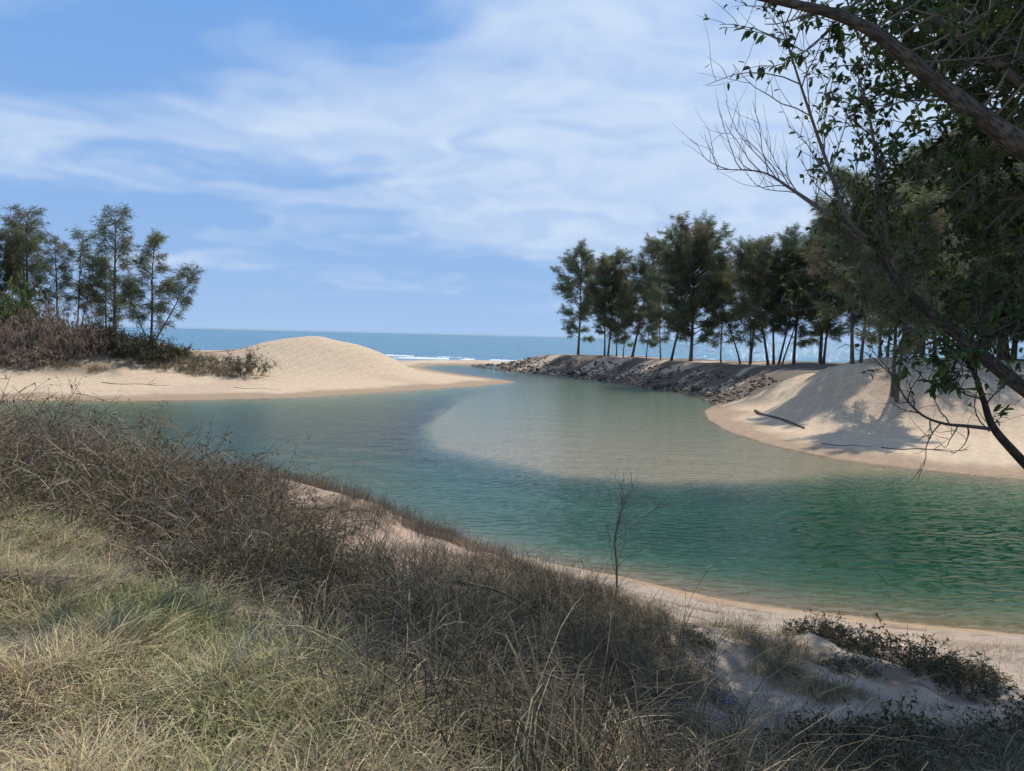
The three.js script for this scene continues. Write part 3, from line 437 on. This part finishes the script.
function branchlets(T, L, r, pts, o) {               // side shoots of a limb: o.n, o.len, o.depth, o.leaf, o.rad, o.from
  for (let k = 0; k < o.n; k++) {
    const t = mix(o.from ?? 0.15, o.to ?? 1, (k + r()) / o.n), dir = dirAt(pts, t).multiplyScalar(o.along ?? 0.6).add(rv(r).multiplyScalar(0.8)).add(o.bias ?? V(0, 0.25, 0)).normalize(), len = o.len * (0.5 + 0.8 * r());
    const tp = curve(at(pts, t), dir, len, 6, r, o.wob ?? 0.22, o.lift ?? 0.03), rad = o.rad;
    T.tube(tp, (s) => mix(rad, rad * 0.35, s), o.depth > 0 ? 5 : 3, jit(r, o.bark ?? GREYBARK, 0.2));
    if (o.depth > 0) branchlets(T, L, r, tp, { ...o, n: o.sub ?? 5, len: o.len * 0.5, rad: rad * 0.5, depth: o.depth - 1, from: 0.2 });
    else { const m = Math.floor((o.leaf ?? 0) * (0.5 + r())); const bc = LEAFC[Math.floor(r() * 4)]; for (let w = 0; w < m; w++) { const s = 0.25 + 0.75 * r(); leafAt(L, at(tp, s), rv(r).add(dirAt(tp, s).multiplyScalar(0.7)).add(V(0, -0.25, 0)).normalize(), (0.07 + 0.06 * r()) * (o.size ?? 1), (0.019 + 0.012 * r()) * (o.size ?? 1), jit(r, bc, 0.3), r); } }
  }
}
const poly = (a, n = 5) => new THREE.CatmullRomCurve3(a.map((p) => V(...p))).getPoints(a.length * n);
function broadTree(seed, label, group, build, twigName = 'crown') {
  const r = rng(seed), T = new Buf(), S = new Buf(), L = new Buf(); T.withUv = true; build(r, T, S, L);
  const g = new THREE.Group(); g.name = numbered('broadleaf_tree'); scene.add(g);
  mesh('trunk', T.geo(), trunkMat, g); mesh('branches', S.geo(), barkMat, g); mesh('crown', L.geo(), leafMat, g);
  return tag(g, label, 'tree', group);
}
broadTree(501, 'broadleaf tree with a thick grey limb arching across the top right corner', 'broadleaf trees on the near bank', (r, T, S, L) => {
  const limb = poly([[9.6, height(9.6, -8.6) - 0.2, -8.6], [8.9, 3.4, -8.5], [7.5, 5.2, -8.3], [5.95, 6.33, -8.0], [5.14, 6.84, -8.0], [4.73, 7.1, -8.0], [4.25, 7.43, -8.0], [3.83, 7.75, -8.0], [3.52, 7.96, -8.0], [3.1, 8.12, -8.0], [2.6, 8.22, -8.0], [2.25, 8.3, -8.0], [1.9, 8.6, -8.0], [1.7, 9.0, -8.1]]);
  T.tube(limb, (t) => t < 0.35 ? mix(0.2, 0.105, t / 0.35) : mix(0.105, 0.012, Math.pow((t - 0.35) / 0.65, 0.85)), 10, GREYBARK);
  branchlets(S, L, r, limb, { n: 18, len: 1.5, depth: 1, sub: 7, leaf: 13, rad: 0.014, from: 0.36, to: 0.72, bias: V(0.5, 0.35, -0.1), along: 0.0 });
  for (const tip of [[7.2, 10.8, -9.8], [10, 11.5, -9.5], [7.5, 12.8, -14.5], [8.6, 12.8, -15.8], [9.6, 12.4, -16.5], [8.6, 12.2, -13.8], [10, 13, -14.8], [7.0, 13.2, -16.2], [7.2, 10.2, -13.4], [9, 10.5, -14.6], [7.6, 9.0, -11.8], [10.5, 9.5, -12], [6.8, 8.6, -10.4], [8.2, 8.0, -13], [4.3, 11.6, -11.2], [5.2, 12.4, -12.6], [6.4, 12.6, -14], [4.0, 12.2, -13], [5.9, 8.0, -9.2], [6.4, 7.7, -9.8], [5.5, 9.2, -10.2], [1.2, 11.3, -9.8], [-0.4, 11.5, -9.6], [6, 13, -11.5], [7.6, 13, -13], [8, 12.4, -15.4], [5.4, 12.6, -15.2], [4.6, 11.4, -9.8], [9.4, 13, -12.6], [3.4, 12.4, -12]]) {
    const b = poly([[8.2 + r() * 0.4, 4.8 + r() * 0.6, -8.4], [mix(8.4, tip[0], 0.4), mix(5, tip[1], 0.5), mix(-8.4, tip[2], 0.35)], tip]);
    S.tube(b, (t) => mix(0.075, 0.012, t), 6, GREYBARK);
    branchlets(S, L, r, b, { n: 10, len: 2.0, depth: 1, sub: 7, leaf: 15, size: 1.45, rad: 0.02, from: 0.4, bias: V(0, 0.1, 0), along: 0.35 });
  }
});
broadTree(502, 'half-bare broadleaf tree leaning out with fine twigs against the sky', 'broadleaf trees on the near bank', (r, T, S, L) => {
  const trunk = poly([[9.8, height(9.8, -9.6) - 0.2, -9.6], [8.4, 2.8, -9.6], [7.14, 3.81, -9.5], [6.29, 4.31, -9.5], [5.47, 4.92, -9.5], [4.76, 5.48, -9.5], [4.31, 6.07, -9.5]]);
  T.tube(trunk, (t) => mix(0.15, 0.036, t), 9, [0.10, 0.088, 0.078]);
  const s1 = poly([[4.31, 6.02, -9.5], [3.98, 6.31, -9.4], [3.74, 6.86, -9.4], [3.42, 7.59, -9.35], [3.15, 8.25, -9.3], [3.01, 8.66, -9.25]]), s2 = poly([[4.36, 5.98, -9.5], [3.49, 6.51, -9.4], [3.25, 6.66, -9.4], [2.94, 6.81, -9.35], [2.35, 6.83, -9.3]]), s3 = poly([[4.6, 5.7, -9.5], [4.49, 6.71, -9.7], [4.34, 7.67, -9.8], [4.18, 8.27, -9.9]]);
  S.tube(s1, (t) => mix(0.032, 0.005, t), 6, GREYBARK); S.tube(s2, (t) => mix(0.032, 0.004, t), 6, GREYBARK); S.tube(s3, (t) => mix(0.035, 0.006, t), 6, GREYBARK);
  branchlets(S, L, r, s1, { n: 16, len: 1.15, depth: 1, sub: 5, leaf: 1.6, rad: 0.009, from: 0.1, along: 0.5, bias: V(-0.2, 0.45, 0) });
  branchlets(S, L, r, s2, { n: 15, len: 0.95, depth: 1, sub: 4, leaf: 0.25, rad: 0.007, from: 0.15, along: 0.3, bias: V(-0.35, 0.6, 0), lift: 0.06 });
  branchlets(S, L, r, s3, { n: 16, len: 1.2, depth: 1, sub: 7, leaf: 10, rad: 0.008, from: 0.1, along: 0.4, bias: V(0.1, 0.3, 0) });
  branchlets(S, L, r, trunk, { n: 24, len: 1.4, depth: 1, sub: 8, leaf: 9, rad: 0.009, bark: [0.09, 0.078, 0.068], from: 0.45, along: 0.2, bias: V(0, 0.55, -0.2) });
  branchlets(S, L, r, trunk, { n: 16, len: 1.2, depth: 1, sub: 8, leaf: 2, rad: 0.008, bark: [0.09, 0.078, 0.068], from: 0.5, along: 0.1, bias: V(0, -0.2, 0.1) });
});
broadTree(503, 'crooked sapling with bare forked branches reaching over the right beach', 'broadleaf trees on the near bank', (r, T, S, L) => {
  const DK = [0.075, 0.062, 0.052], stem = poly([[7.0, height(7.0, -7.6) - 0.1, -7.6], [6.2, 2.7, -7.8], [5.3, 3.66, -8], [4.99, 4.0, -8], [4.89, 4.25, -8], [4.73, 4.6, -8], [4.4, 4.88, -8]]), left = poly([[5.05, 3.95, -8], [4.75, 3.98, -8], [4.5, 4.0, -8], [4.27, 4.08, -8], [4.06, 4.28, -8], [3.95, 4.5, -8]]);
  T.tube(stem, (t) => mix(0.062, 0.016, t), 8, DK); S.tube(left, (t) => mix(0.024, 0.005, t), 6, DK);
  branchlets(S, L, r, left, { n: 11, len: 0.6, depth: 1, sub: 4, leaf: 0.3, rad: 0.008, from: 0.05, along: 0.35, bias: V(-0.3, 0.2, 0), bark: DK, wob: 0.35 });
  branchlets(S, L, r, stem, { n: 9, len: 0.7, depth: 1, sub: 5, leaf: 4, rad: 0.010, from: 0.55, along: 0.3, bias: V(0, 0.25, 0), bark: DK, wob: 0.3 });
  branchlets(S, L, r, stem, { n: 4, len: 0.5, depth: 1, sub: 5, leaf: 14, rad: 0.008, from: 0.8, along: 0.3, bias: V(-0.1, 0.1, 0), bark: DK });
});

// ---------------------------------------------------------------- growth on the spit
const thicket = shrub(601, { R: 2.0, H: 2.6, stems: 260, col: DEAD, sub: 5, droop: -0.22, wild: 0.8, thick: 0.016, leaf: 4, leafCol: [[0.44, 0.33, 0.235], [0.30, 0.22, 0.15], [0.18, 0.135, 0.10]], leafLen: 0.26, leafWid: 0.045, hang: -1.2 });
const greenBush = shrub(602, { R: 1.6, H: 1.7, stems: 120, col: BROWN, sub: 5, droop: -0.05, leaf: 7, thick: 0.014, leafCol: [[0.12, 0.20, 0.035], [0.17, 0.24, 0.05], [0.085, 0.14, 0.03]], leafLen: 0.22, leafWid: 0.05 });
const darkBush = shrub(603, { R: 1.7, H: 1.6, stems: 150, col: BROWN, sub: 5, droop: -0.06, leaf: 8, thick: 0.014, leafCol: [[0.05, 0.06, 0.032], [0.08, 0.085, 0.045], [0.10, 0.08, 0.055]], leafLen: 0.2, leafWid: 0.035 });
const scrub = shrub(604, { R: 1.3, H: 1.0, stems: 70, col: [[0.26, 0.19, 0.13], [0.19, 0.15, 0.10]], sub: 5, droop: -0.04, leaf: 3, thick: 0.01, leafCol: [[0.22, 0.20, 0.11], [0.16, 0.15, 0.08], [0.27, 0.21, 0.14]], leafLen: 0.16, leafWid: 0.025 });
const feathery = shrub(605, { R: 0.9, H: 2.0, stems: 40, col: [[0.13, 0.11, 0.08]], sub: 7, droop: 0.0, wild: 0.55, leaf: 6, thick: 0.014, leafCol: [[0.15, 0.145, 0.085], [0.11, 0.11, 0.065]], leafLen: 0.24, leafWid: 0.022 });
[[-43.5, 65.5, [1.2, 1.5, 1.1], 0], [-40.4, 64.8, [1.1, 1.45, 1], 1], [-37.5, 65.2, [1.05, 1.75, 1], 2.2], [-46.8, 66, [1.2, 1.5, 1.1], 3], [-42, 62.8, [1, 1.0, 1], 4], [-38.6, 62.6, [0.9, 0.7, 0.9], 5], [-35.3, 66, [0.8, 0.75, 0.8], 2]].forEach(([x, d, s, t], i) => plantShrub(thicket, 'vine_thicket', x, d, s, t, ['tall brown mass of dead vines under the green bush on the spit', 'brown dead vine mass between the green bush and the tall snag', 'tallest brown thicket of hanging dead vines on the spit', 'brown dead vine mass at the left picture edge on the spit', 'low front skirt of grey dead vines on the left beach', 'low front skirt of dead vines below the tallest thicket', 'small dead vine heap beside the dark shrubs'][i], 'dead vine thickets on the spit', 'thicket'));
[[-43.8, 66.8, [1.4, 2.6, 1.2], 0, 'bright green bush topping the dead vines on the spit'], [-46.5, 65.0, [1.0, 1.7, 1], 2, 'yellow green bush at the left picture edge among dead vines'], [-39.2, 63.8, [0.5, 0.9, 0.5], 3, 'small green leafy patch inside the brown dead vines']].forEach(([x, d, s, t, l]) => plantShrub(greenBush, 'green_bush', x, d, s, t, l, 'green bushes on the spit', 'bush'));
[[-34.4, 66.5, 1.15, 0, 'dark shrub below the fan-shaped casuarina'], [-31.6, 66.3, 1.2, 2, 'large dark green shrub at the right end of the dark row on the spit'], [-36.2, 67.2, 1.0, 3, 'dark shrub beneath the tall narrow casuarina'], [-30.0, 68.3, 0.75, 4, 'small dark shrub on the slope toward the open sand']].forEach(([x, d, s, t, l]) => plantShrub(darkBush, 'dark_shrub', x, d, s, t, l, 'dark shrubs on the spit'));
[[-28.4, 66.5, 0.95, 0, 'pale dry scrub next to the dark shrubs on the spit'], [-26.6, 67.0, 0.8, 1, 'low pale scrub in the middle of the dune foot'], [-27.4, 65.2, 0.7, 2, 'olive ground scrub along the dune foot edge'], [-24.6, 66.8, 0.8, 3, 'thin scrub beside the feathery sapling'], [-25.6, 65.4, 0.6, 4, 'tiny scrub tuft in front of the feathery sapling'], [-29.6, 64.6, 0.7, 5, 'dry scrub on the flat sand below the dark shrubs'], [-28.9, 68.4, 0.9, 1.5, 'brown scrub high on the slope behind the dark shrub end'], [-27.4, 68.8, 0.85, 2.5, 'reddish scrub on the slope left of the low saddle'], [-25.7, 68.6, 0.7, 3.5, 'scrub on the saddle beneath the sea'], [-26.3, 64.3, 0.6, 0.7, 'flat scrub nearest the left beach'], [-24.0, 65.0, 0.6, 1.1, 'tiny scrub at the left foot of the feathery sapling'], [-30.6, 66.0, 0.9, 4.5, 'scrub wrapped around the large dark shrub']].forEach(([x, d, s, t, l]) => plantShrub(scrub, 'dry_scrub', x, d, s, t, l, 'dry scrub on the spit'));
plantShrub(feathery, 'feathery_sapling', -22.4, 66.2, 1.15, 0.5, 'grey feathery sapling standing alone at the foot of the big sand dune', undefined, 'sapling');
[[-33, 61.5, 0.55, 0, 'small dead bush stranded on the left beach below the dark shrubs'], [-35.4, 61.8, 0.6, 2, 'flat dead bush on the left beach under the vine thickets']].forEach(([x, d, s, t, l]) => plantShrub(scrub, 'beach_bush', x, d, s, t, l, 'dead bushes on the left beach', 'bush'));

// ---------------------------------------------------------------- rocks of the bank
function rockGeo(seed) { const r = rng(seed), g = new THREE.IcosahedronGeometry(1, 1), p = g.attributes.position, k = r() * 50; for (let i = 0; i < p.count; i++) { const x = p.getX(i), y = p.getY(i), z = p.getZ(i), f = 0.72 + 0.55 * vnoise(x * 1.7 + k, y * 1.7 + z * 2.1 + k, seed); p.setXYZ(i, x * f * 1.15, y * f * 0.75, z * f); } g.computeVertexNormals(); return g; }
const rocks = [1, 2, 3, 4].map((k) => rockGeo(k * 17)), rockMap = noiseTex(128, (u, v) => { const g = 0.65 + 0.6 * (fbm(u * 6, v * 6, 5, 97, 6) - 0.5); return [g, g * 0.97, g * 0.92]; }, true);
const rockMat = new THREE.MeshStandardMaterial({ map: rockMap, color: 0xffffff, roughness: 0.9 });
const edgeLine = [[15.8, 59], [16.6, 66], [16.1, 70], [13.8, 77], [10, 88], [4.8, 98], [-1.7, 109], [-5.6, 120], [-6.4, 124.5], [-3, 127]];
const edgeLen = edgeLine.slice(1).map((p, i) => Math.hypot(p[0] - edgeLine[i][0], p[1] - edgeLine[i][1])), edgeAll = edgeLen.reduce((a, b) => a + b);
function onEdge(t, inl) { let q = t * edgeAll, k = 0; while (k < edgeLen.length - 1 && q > edgeLen[k]) q -= edgeLen[k++]; const a = edgeLine[k], b = edgeLine[k + 1], f = q / edgeLen[k], nx = (b[1] - a[1]) / edgeLen[k], ny = -(b[0] - a[0]) / edgeLen[k]; return [mix(a[0], b[0], f) + nx * inl, mix(a[1], b[1], f) + ny * inl]; }
const ROCKC = [[0.33, 0.28, 0.23], [0.22, 0.19, 0.165], [0.43, 0.35, 0.27], [0.14, 0.125, 0.115], [0.36, 0.27, 0.19]];
{
  const r = rng(808), g = new THREE.Group(); g.name = 'bank_rubble'; scene.add(g); tag(g, 'small grey and brown stones strewn along the foot of the rocky bank', 'rubble', undefined, 'stuff');
  const all = []; for (let k = 0; k < 2600; k++) { const t = r(), inl = -0.4 + Math.pow(r(), 2.2) * 5; all.push([t, inl, (0.07 + 0.17 * r() * r()) * (t > 0.8 ? 1.3 : 1)]); }
  rocks.forEach((geo, q) => { const mine = all.filter((_, i) => i % 4 === q), im = new THREE.InstancedMesh(geo, rockMat, mine.length), M = new THREE.Matrix4(), Q = new THREE.Quaternion(); im.name = 'stones'; im.castShadow = im.receiveShadow = true;
    mine.forEach(([t, inl, s], i) => { const [x, d] = onEdge(t, inl); M.compose(V(x, height(x, -d) + s * 0.15, -d), Q.setFromEuler(new THREE.Euler(r() * 0.8, r() * 6, r() * 0.8)), V(s * (0.8 + r() * 0.6), s, s)); im.setMatrixAt(i, M); im.setColorAt(i, new THREE.Color(...jit(r, ROCKC[Math.floor(r() * 5)], 0.3))); }); g.add(im); });
  const mats = ROCKC.map((c) => new THREE.MeshStandardMaterial({ map: rockMap, color: new THREE.Color(...c), roughness: 0.9 }));
  for (let k = 0; k < 46; k++) { const t = k < 24 ? 0.72 + 0.28 * (k + r()) / 24 : k < 34 ? 0.14 + 0.12 * r() : r() * 0.7, inl = (k < 24 ? 0.2 : -0.1) + r() * 1.5, [x, d] = onEdge(t, inl), s = 0.26 + 0.24 * r(), m = mesh('boulder', rocks[k % 4], mats[Math.floor(r() * 5)], scene); m.position.set(x, height(x, -d) + s * 0.25, -d); m.rotation.set(r() * 0.6, r() * 6, r() * 0.6); m.scale.setScalar(s);
    const where = k < 24 ? 'at the sea end of the rocky bank' : k < 34 ? 'at the waterline where the bank meets the sand' : 'along the waterline midway on the bank'; tag(m, `rough boulder in the wet heap ${where}`, 'boulder', `boulders ${where}`); }
}

// ---------------------------------------------------------------- logs, driftwood, litter
function onGround(pts, up) { return pts.map(([x, d, e = 0]) => V(x, height(x, -d) + up + e, -d)); }
function wood(name, label, pts, rad, col, category, seed, forks = 0) {
  const r = rng(seed), B = new Buf(); B.withUv = true; const line = new THREE.CatmullRomCurve3(pts).getPoints(pts.length * 4);
  B.tube(line, (t) => rad * (1 - 0.55 * t) * (0.9 + 0.2 * vnoise(t * 9, seed)), 8, col);
  const m = mesh(name, B.geo(), trunkMat, scene); tag(m, label, category);
  if (forks) { const F = new Buf(); for (let k = 0; k < forks; k++) { const t = 0.3 + 0.6 * r(); F.tube(curve(at(line, t), dirAt(line, t).add(rv(r).multiplyScalar(0.7)).add(V(0, 0.5, 0)).normalize(), rad * (12 + 14 * r()), 5, r, 0.25, 0), (s) => mix(rad * 0.45, rad * 0.12, s), 4, col); } mesh('fork', F.geo(), barkMat, m); }
}
wood('drift_log', 'long dark log lying along the foot of the right dune', onGround([[16.0, 50.6], [15.3, 47], [15.25, 43.5], [15.3, 40.2]], 0.05), 0.1, [0.20, 0.15, 0.11], 'log', 3);
wood('drift_branch', 'thin dark branch in the wrack line on the right beach', onGround([[16.4, 34.0], [17.0, 33.5], [17.9, 33.6], [18.8, 33.0], [19.8, 33.3]], 0.0), 0.045, [0.10, 0.075, 0.055], 'branch', 4, 3);
wood('drift_branch', 'short stick half buried beside the tide line on the right beach', onGround([[14.4, 35.6], [15.0, 34.9], [15.5, 34.9], [16.1, 34.3]], 0.0), 0.035, [0.12, 0.09, 0.065], 'branch', 5);
wood('drift_branch', 'long low branch on the left beach below the shrubs', onGround([[-31, 58.4], [-29.6, 58.0], [-28.1, 58.7], [-26.9, 58.4], [-26, 58.9]], 0.0), 0.05, [0.27, 0.2, 0.14], 'branch', 6, 2);
wood('drift_branch', 'dark stick in the middle of the left beach near the waterline', onGround([[-21.5, 59.6], [-20.4, 59.2], [-19.6, 59.9], [-17.8, 59.5]], 0.0), 0.04, [0.24, 0.18, 0.13], 'branch', 7);
wood('drift_branch', 'bleached stick on the shaded slope among long grass', onGround([[-0.55, 6.9, 0.35], [-0.1, 7.0, 0.42], [0.35, 7.05, 0.3]], 0.05), 0.018, [0.42, 0.36, 0.29], 'branch', 8);
{ // crumpled wrapper on the footpath
  const r = rng(21), g = new THREE.PlaneGeometry(0.13, 0.1, 7, 6), p = g.attributes.position, c = []; for (let i = 0; i < p.count; i++) { p.setZ(i, (r() - 0.3) * 0.045); p.setX(i, p.getX(i) + (r() - 0.5) * 0.02); c.push(...(p.getX(i) > 0.012 ? [0.30, 0.08, 0.33] : p.getY(i) > 0 ? [0.10, 0.22, 0.62] : [0.35, 0.42, 0.70])); }
  g.setAttribute('color', new THREE.Float32BufferAttribute(c, 3)); g.computeVertexNormals(); g.rotateX(-1.0);
  const m = mesh('plastic_wrapper', g, new THREE.MeshStandardMaterial({ vertexColors: true, roughness: 0.35, side: THREE.DoubleSide }), scene); m.position.set(2.2, height(2.2, -7.4) + 0.03, -7.4); tag(m, 'crumpled blue and purple plastic wrapper on the sandy footpath', 'litter');
}
{ // bare sapling on the bank edge
  const r = rng(33), T = new Buf(), S = new Buf(), x = 1.62, d = 11.2, y = height(x, -d), DK = [0.10, 0.085, 0.07];
  const stem = [V(0, -0.05, 0), V(-0.02, 0.4, 0), V(-0.06, 0.8, 0.02), V(0.0, 1.1, 0), V(0.06, 1.45, 0)]; T.tube(poly(stem.map((v) => v.toArray())), (t) => mix(0.018, 0.004, t), 6, DK);
  const st = poly(stem.map((v) => v.toArray())), L = new Buf(); branchlets(S, L, r, st, { n: 17, len: 0.75, depth: 1, sub: 5, leaf: 0, rad: 0.0042, from: 0.08, along: 0.4, bias: V(0.25, 0.5, 0), lift: 0.05, bark: DK });
  const g = thing('bare_sapling', x, y, -d); mesh('trunk', T.geo(), barkMat, g); mesh('branches', S.geo(), barkMat, g); tag(g, 'leafless sapling standing on the bank edge before the green water', 'sapling');
}

// ---------------------------------------------------------------- surf on the sea beach
{
  const r = rng(55), foamMat = new THREE.MeshStandardMaterial({ color: new THREE.Color(0.82, 0.84, 0.85), roughness: 0.8 });
  const surf = (x0, x1, d, amp, w, label) => { const B = new Buf(), n = Math.round((x1 - x0) / 0.35), c = [1, 1, 1]; let a0 = -1, a1, a2;
    for (let k = 0; k <= n; k++) { const x = mix(x0, x1, k / n), f = sm(0.36, 0.6, fbm(x * 0.35, d, 3, 7)) * Math.sin(Math.PI * clamp(k / n)) ** 0.4, dd = d + 2.2 * (fbm(x * 0.1, d * 0.3, 2, 3) - 0.5), W2 = w * (0.15 + f), hh = amp * f * (0.6 + 0.8 * vnoise(x * 2.3, d, 5)) + 0.015;
      const b0 = B.v(x, 0.004, -(dd - W2), c), b1 = B.v(x, hh, -dd, c), b2 = B.v(x, 0.004, -(dd + W2 * 0.6), c); if (a0 >= 0) { B.t(a0, b0, b1); B.t(a0, b1, a1); B.t(a1, b1, b2); B.t(a1, b2, a2); } a0 = b0; a1 = b1; a2 = b2; }
    const m = mesh('surf_foam', B.geo(), foamMat, scene); tag(m, label, 'foam', 'surf lines', 'stuff'); };
  surf(-60, -20, 141, 0.3, 0.5, 'white surf breaking behind the big left dune'); surf(-34, 2, 152, 0.22, 0.45, 'white surf line beyond the low sand bar'); surf(-70, -8, 166, 0.22, 0.4, 'outer white breaker off the sand bar'); surf(14, 40, 128, 0.3, 0.6, 'white surf seen between the trunks on the rocky bank'); surf(20, 70, 150, 0.3, 0.6, 'faint breaker seen through the trees of the bank');
}
renderer.render(scene, camera);
